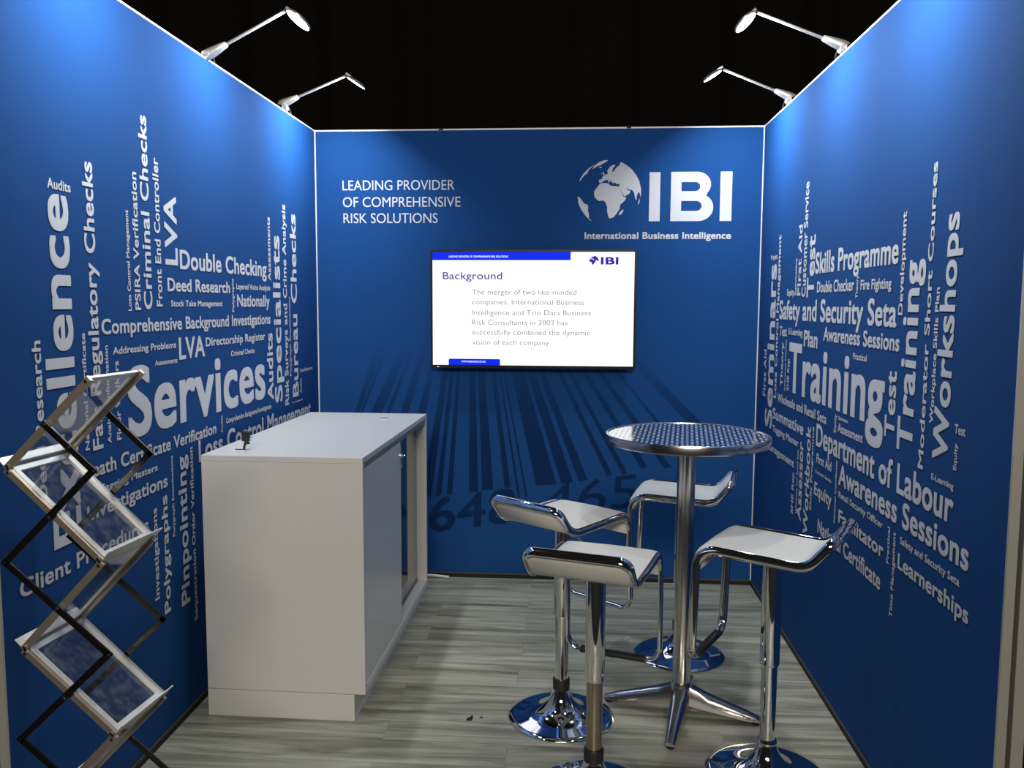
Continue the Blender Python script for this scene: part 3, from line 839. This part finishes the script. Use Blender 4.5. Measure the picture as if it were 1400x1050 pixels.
# ================================================================== bar stools
SWH = 0.160    # half width between rail centres
def stool(label, x, y, heading, h, collar, sleeve_z, lower='chrome', grip=True, lever=False):
    r = thing('bar_stool', label, 'stool', (x, y, 0), math.radians(heading), 'white bar stools around the tall table')
    # base
    bm = NB()
    lathe(bm, [(0, 0.0), (0.1985, 0.0), (0.200, 0.003), (0.198, 0.007), (0.178, 0.0115), (0.14, 0.018), (0.105, 0.027), (0.078, 0.040), (0.058, 0.057), (0.044, 0.076), (0.035, 0.096), (0.031, 0.115), (0.0, 0.115)], 72)
    obj('base', bm, M['chrome'], r, smooth=True, autosm=60)
    bm = NB(); lathe(bm, [(0.0255, 0.10), (0.0255, sleeve_z + 0.03)], 36)
    obj('column', bm, M[lower], r, smooth=True)
    if collar:
        bm = NB(); lathe(bm, [(0.0256, 0.112), (0.0315, 0.113), (0.0320, 0.150), (0.0300, 0.154), (0.0256, 0.154)], 36, cap=False)
        obj('collar', bm, M['rubber'], r, smooth=True)
    else:
        bm = NB(); lathe(bm, [(0.0256, 0.112), (0.033, 0.113), (0.034, 0.120), (0.030, 0.128), (0.0256, 0.129)], 36, cap=False)
        obj('collar', bm, M['chrome'], r, smooth=True)
    bm = NB(); lathe(bm, [(0.0258, sleeve_z), (0.0300, sleeve_z), (0.0315, sleeve_z + 0.006), (0.0315, h - 0.03)], 36)
    obj('sleeve', bm, M['chrome'], r, smooth=True)
    bm = NB(); box(bm, -0.085, 0.085, -0.075, 0.075, h - 0.030, h - 0.018)
    obj('mounting_plate', bm, M['rubber'], r, bevel=0.003)
    # side profile of rail (x forward, z up)
    K = [(0.212, -0.372), (0.200, 0.004), (-0.143, -0.009), (-0.218, 0.084)]
    foot, front, bend, topb = [Vector((a, 0, h + b)) for a, b in K]
    Y = Vector((0, SWH, 0))
    half = [Vector((foot.x, 0, foot.z)), foot + Y, front + Y, bend + Y, topb + Y, Vector((topb.x, 0, topb.z))]
    pts = fillet(half, [0, 0.05, 0.065, 0.075, 0.035, 0], 9)
    norms = []
    for i, p in enumerate(pts):
        tv_ = pts[min(i + 1, len(pts) - 1)] - pts[max(i - 1, 0)]
        txz = Vector((tv_.x, 0, tv_.z))
        norms.append(txz if txz.length > 0.12 * tv_.length else None)
    nn = [v.normalized() if v else None for v in norms]
    last = (front - foot).normalized()
    for i in range(len(nn)):
        if nn[i] is None: nn[i] = last
        last = nn[i]
    N_ = [Vector((-v.z, 0, v.x)) for v in nn]
    mir = [Vector((p.x, -p.y, p.z)) for p in pts[1:-1]][::-1]
    full = pts + mir; NF = N_ + N_[1:-1][::-1]
    bm = NB(); sweep(bm, full, 0.0155, 0.0085, NF, n=16, closed=True)
    fr = obj('frame', bm, M['chrome'], r, smooth=True, autosm=80)
    if grip:
        bm = NB(); sweep(bm, [Vector((foot.x, -0.112, foot.z)), Vector((foot.x, 0.112, foot.z))], 0.0165, 0.0115, [Vector((1, 0, 0))] * 2, n=20)
        obj('foot_grip', bm, M['rubber'], fr, smooth=True)
    # seat shell following the rails
    P2 = fillet([Vector((0.2035, 0, h - 0.075)), front, bend, topb + (bend - topb) * 0.04], [0, 0.065, 0.075, 0], 12)
    # refine flat run
    PR = []
    for a, b in zip(P2, P2[1:]):
        k = max(1, int((b - a).length / 0.03))
        for q in range(k): PR.append(a + (b - a) * q / k)
    PR.append(P2[-1])
    bm = NB(); rings = []
    hw, th = SWH - 0.004, 0.0105
    L_ = [0]
    for a, b in zip(PR, PR[1:]): L_.append(L_[-1] + (b - a).length)
    for i, p in enumerate(PR):
        tv_ = (PR[min(i + 1, len(PR) - 1)] - PR[max(i - 1, 0)]).normalized()
        n_ = Vector((tv_.z, 0, -tv_.x))
        if n_.z < 0 and abs(n_.z) > 0.3: n_ = -n_
        # ends thin out slightly, top corners rounded
        e = min(L_[i], L_[-1] - L_[i]); w = hw
        if L_[-1] - L_[i] < 0.03: w = hw - 0.03 + math.sqrt(max(0, 0.03 ** 2 - (0.03 - (L_[-1] - L_[i])) ** 2)) * 1.0
        t_ = th * (0.6 + 0.4 * min(1, e / 0.012))
        puff = 0.003
        sec = []
        for s in (-1, -0.97, -0.85, 0.0, 0.85, 0.97, 1): sec.append((s * w, (t_ * (0.3 if abs(s) == 1 else 0.85 if abs(s) == 0.97 else 1)) + puff * (1 - s * s)))
        for s in (1, 0.97, -0.97, -1): sec.append((s * w, -t_ * (0.3 if abs(s) == 1 else 0.9)))
        rings.append([bm.verts.new(p + Vector((0, a, 0)) + n_ * b) for a, b in sec])
    m_ = len(rings[0])
    for A, B in zip(rings, rings[1:]):
        for i in range(m_): bm.faces.new((A[i], A[(i + 1) % m_], B[(i + 1) % m_], B[i]))
    bm.faces.new(rings[0]); bm.faces.new(rings[-1])
    obj('seat', bm, M['seat'], r, smooth=True, autosm=60)
    if lever:
        bm = NB(); cyl(bm, (0.0, -0.05, h - 0.035), (-0.01, -0.105, h - 0.085), 0.0045)
        lv = obj('height_lever', bm, M['chrome'], r, smooth=True)
        bm = NB(); cyl(bm, (-0.0095, -0.100, h - 0.080), (-0.022, -0.150, h - 0.135), 0.0065, 0.009)
        obj('lever_grip', bm, M['rubber'], lv, smooth=True)
    return r

stool('white chrome bar stool behind the nearest stool, left of the table', 1.405, -1.605, 51, 0.772, True, 0.40, grip=False, lever=True)
stool('nearest white chrome bar stool with a dull worn lower column', 1.515, -2.105, 72, 0.752, True, 0.377, lower='worn')
stool('rear white chrome bar stool partly hidden behind the table column', 1.922, -0.985, 167, 0.738, True, 0.33)
stool('white chrome bar stool beside the right wall, its back raised against the printed words', 2.090, -1.950, 152, 0.777, False, 0.382)

# ================================================================== brochure stand
RY = -2.745
w = Vector((math.sin(math.radians(5)), math.cos(math.radians(5)), 0)) * 0.226
RN = [(0.279, 1.374), (0.055, 1.148), (0.291, 0.922), (0.076, 0.692), (0.306, 0.478), (0.088, 0.250), (0.320, 0.030)]
AN = [None, (0.284, 1.151), (0.050, 0.917), (0.304, 0.692), (0.066, 0.464), (0.318, 0.242)]
ox, oy = 0.18, RY
rk = thing('brochure_stand', 'folding zigzag brochure stand with clear acrylic shelves in front of the left wall', 'brochure stand', (ox, oy, 0))
wn = w.normalized()
def P3(n, k=0.0): return Vector((n[0] - ox, 0, n[1])) + w * k
for i in range(6):
    a, b = RN[i], RN[i + 1]
    sg = 1 if b[0] > a[0] else -1          # downhill direction in x
    A, B = P3(a), P3(b)
    d = (B - A).normalized()
    nrm = Vector((-d.z, 0, d.x));  nrm = nrm if nrm.z > 0 else -nrm
    sh = bpy.data.objects.new('shelf', None); COL.objects.link(sh); sh.parent = rk; sh.empty_display_size = 0.05
    for k, yy in ((0.0, 0.006), (1.0, -0.006)):
        o_ = wn * yy
        bm = NB(); bar(bm, P3(a, k) + o_, P3(b, k) + o_, nrm, 0.018, 0.010)
        sr = obj('side_rail', bm, M['rail'], sh, bevel=0.0015)
        for t in (0.035, 0.965):
            p = P3(a, k) + (B - A) * t
            s_ = -1 if k == 0 else 1
            bm = NB(); cyl(bm, p - wn * 0.001 * s_, p + wn * s_ * 0.0028, 0.0048, 0.0042, 12)
            obj('rivet', bm, M['chrome'], sr, smooth=True)
    # pale inner frame around the sheet: one rectangular ring
    Lr = (B - A).length; Wr = w.length
    bm = NB(); R8 = []
    for lvl in (0.002, 0.010):
        for (u0, u1, v0, v1) in ((0.012, Wr - 0.012, 0.004, Lr - 0.004), (0.026, Wr - 0.026, 0.020, Lr - 0.020)):
            R8.append([bm.verts.new(A + wn * uu + d * vv + nrm * lvl) for uu, vv in ((u0, v0), (u1, v0), (u1, v1), (u0, v1))])
    ob, ib, ot, it = R8
    for q in range(4):
        q2 = (q + 1) % 4
        for r1, r2 in ((ob, ib), (ot, it), (ob, ot), (ib, it)):
            bm.faces.new((r1[q], r1[q2], r2[q2], r2[q]))
    obj('sheet_frame', bm, M['railw'], sh, bevel=0.0008)
    bm = NB()   # catch ledge across the lower end
    q = B - d * 0.004
    bar(bm, q + nrm * 0.014 + w * 0.01, q + nrm * 0.014 + w * 1.04, nrm, 0.036, 0.003)
    obj('ledge', bm, M['railw'], sh, bevel=0.0008)
    bm = NB()
    bar(bm, A + d * 0.012 + nrm * 0.001 + w * 0.5, B - d * 0.012 + nrm * 0.001 + w * 0.5, w, 0.226 - 0.036, 0.003)
    obj('acrylic_sheet', bm, M['acrylic'], sh)
def mid(a, b): return ((a[0] + b[0]) / 2, (a[1] + b[1]) / 2)
seq = [mid(RN[0], RN[1])] + AN[1:] + [mid(RN[5], RN[6])]
wn = w.normalized()
for a, b in zip(seq, seq[1:]):
    for k, oo in ((0.0, -0.006), (1.0, 0.006)):
        A, B = P3(a, k) + wn * oo, P3(b, k) + wn * oo
        d = (B - A).normalized()
        bm = NB(); bar(bm, A - d * 0.008, B + d * 0.008, Vector((-d.z, 0, d.x)), 0.017, 0.005)
        ar = obj('scissor_arm', bm, M['arm'], rk, bevel=0.0012)
        s = -1 if k == 0 else 1
        for p in (A, (A + B) / 2, B):
            bm = NB(); cyl(bm, p + wn * s * 0.002, p + wn * s * 0.006, 0.0055, 0.0045, 12)
            obj('bolt', bm, M['chrome'], ar, smooth=True)
bm = NB()
for k in (0.0, 1.0):
    c = P3((0.2, 0.012), k)
    bar(bm, c + Vector((-0.17, 0, 0)), c + Vector((0.17, 0, 0)), (0, 1, 0), 0.024, 0.024)
for x in (0.04, 0.36):
    bar(bm, P3((x, 0.012), 0), P3((x, 0.012), 1), (1, 0, 0), 0.024, 0.024)
obj('base_frame', bm, M['rail'], rk)

# ================================================================== arm lamps on the wall tops
def arm_lamp(label, xw, y, s, a0, hinge, tip, turn, power=1.0):
    # s = +1: on the left wall reaching to +x ; -1: on the right wall
    L_ = thing('arm_lamp', label, 'lamp', (xw, y, H + 0.003), 0, 'arm lamps clamped to the wall tops')
    def loc(p): return Vector((p[0] - xw, 0, p[1] - H - 0.003))
    a, hg, tp = loc(a0), loc(hinge), loc(tip)
    d = (hg - a).normalized()
    root = a - d * 0.105
    # clamp
    bm = NB(); box(bm, *sorted((-s * 0.065, s * 0.002)), -0.020, 0.020, 0.0, 0.012); box(bm, *sorted((-s * 0.045, -s * 0.0635)), -0.016, 0.016, -0.030, 0.008)
    cl = obj('clamp', bm, M['lamp'], L_, bevel=0.002)
    bm = NB(); cyl(bm, (0.0, -0.020, 0.014), (0.0, 0.020, 0.014), 0.013, n=24); obj('pivot', bm, M['lamp'], L_, smooth=True)
    bm = NB(); cyl(bm, (-s * 0.018, -0.034, 0.013), (-s * 0.018, -0.018, 0.013), 0.012, 0.010, n=24); obj('clamp_knob', bm, M['chrome'], cl, smooth=True)
    bm = NB(); sweep(bm, fillet([(-s * .03, .012, .004), (-s * .035, .03, .034), (s * .005, .034, .030), (s * .02, .024, -.012)], [0, .02, .02, 0], 6), 0.0028, 0.0028, n=8)
    obj('supply_cable', bm, M['rubber'], L_, smooth=True)
    # tapered arm holder
    bm = NB(); rings = []
    yv = Vector((0, 1, 0)); zv = d.cross(yv)
    for t, hh, hw in ((0.0, 0.010, 0.013), (0.08, 0.019, 0.016), (0.3, 0.0195, 0.0165), (0.65, 0.0155, 0.014), (0.97, 0.0105, 0.0105), (1.0, 0.009, 0.009)):
        c = root + (a - root) * t
        rings.append([bm.verts.new(c + zv * hh * math.copysign(abs(math.cos(q)) ** 0.6, math.cos(q)) + yv * hw * math.copysign(abs(math.sin(q)) ** 0.6, math.sin(q))) for q in [2 * PI * k / 20 for k in range(20)]])
    for A, B in zip(rings, rings[1:]):
        for i in range(20): bm.faces.new((A[i], A[(i + 1) % 20], B[(i + 1) % 20], B[i]))
    bm.faces.new(rings[0]); bm.faces.new(rings[-1])
    obj('arm_holder', bm, M['lamp'], L_, smooth=True)
    bm = NB(); cyl(bm, a - d * 0.01, hg - d * 0.006, 0.0062); obj('arm', bm, M['lamp'], L_, smooth=True)
    # head
    hd = (tp - hg); Lh = hd.length; hd.normalize()
    nrm = Vector((hd.z * s, 0, -hd.x * s)); nrm = nrm if nrm.z < 0 else -nrm     # face looks down and back to the wall
    R = Lh / 2 - 0.002
    c = hg + hd * (R + 0.004)
    zb_ = (-nrm + Vector((0, turn, 0))).normalized()         # back of the head; the face is also turned a little to the aisle
    yb_ = zb_.cross(hd).normalized()
    Mx = Matrix((hd, yb_, zb_)).transposed().to_4x4()
    Mx.translation = c                                      # local +z = back of the head, -z = lit face
    bm = NB(); lathe(bm, [(0, 0.009), (R * 0.35, 0.0085), (R * 0.7, 0.006), (R * 0.95, 0.001), (R, -0.003), (R * 0.985, -0.008), (R * 0.93, -0.008), (R * 0.92, -0.004), (0, -0.004)], 48)
    bm.transform(Mx)
    hh = obj('lamp_head', bm, M['lamp'], L_, smooth=True)
    bm = NB(); lathe(bm, [(0, -0.0045), (R * 0.915, -0.0045), (R * 0.915, -0.0062), (0, -0.0062)], 48); bm.transform(Mx)
    obj('led_face', bm, M['led'], hh)
    ld = bpy.data.lights.new('led_beam', 'AREA'); ld.shape = 'DISK'; ld.size = R * 1.7
    ld.energy = LAMP_WATTS * power; ld.color = (0.90, 0.96, 1.0); ld.spread = math.radians(165)
    lo = bpy.data.objects.new('led_beam', ld); COL.objects.link(lo); lo.parent = hh
    Ml = Mx.copy(); Ml.translation = c - zb_ * 0.0085
    lo.matrix_local = Ml
    bm = NB(); box(bm, -R - 0.012, -R + 0.02, -0.008, 0.008, 0.000, 0.012); bm.transform(Mx)
    obj('hinge', bm, M['lamp'], hh, bevel=0.002)
arm_lamp('nearer of the two grey arm lamps on top of the left wall, larger in view', 0, -1.376, 1, (0.08, 2.556), (0.321, 2.678), (0.414, 2.613), 0.22)
arm_lamp('farther arm lamp on top of the left wall, next to the back corner', 0, -0.473, 1, (0.066, 2.570), (0.311, 2.669), (0.405, 2.609), 0.0, 1.3)
arm_lamp('nearer of the two grey arm lamps on top of the right wall, larger in view', W, -1.306, -1, (2.362, 2.560), (2.110, 2.660), (2.032, 2.595), 0.22)
arm_lamp('farther arm lamp on top of the right wall, next to the back corner', W, -0.493, -1, (2.372, 2.565), (2.123, 2.668), (2.035, 2.615), 0.0, 1.3)
arm_lamp('front arm lamp on top of the left wall, above the brochure stand', 0, -2.28, 1, (0.08, 2.556), (0.321, 2.678), (0.414, 2.613), 0.1)
arm_lamp('front arm lamp on top of the right wall, nearest its front edge', W, -2.15, -1, (2.362, 2.560), (2.110, 2.660), (2.032, 2.595), 0.1)
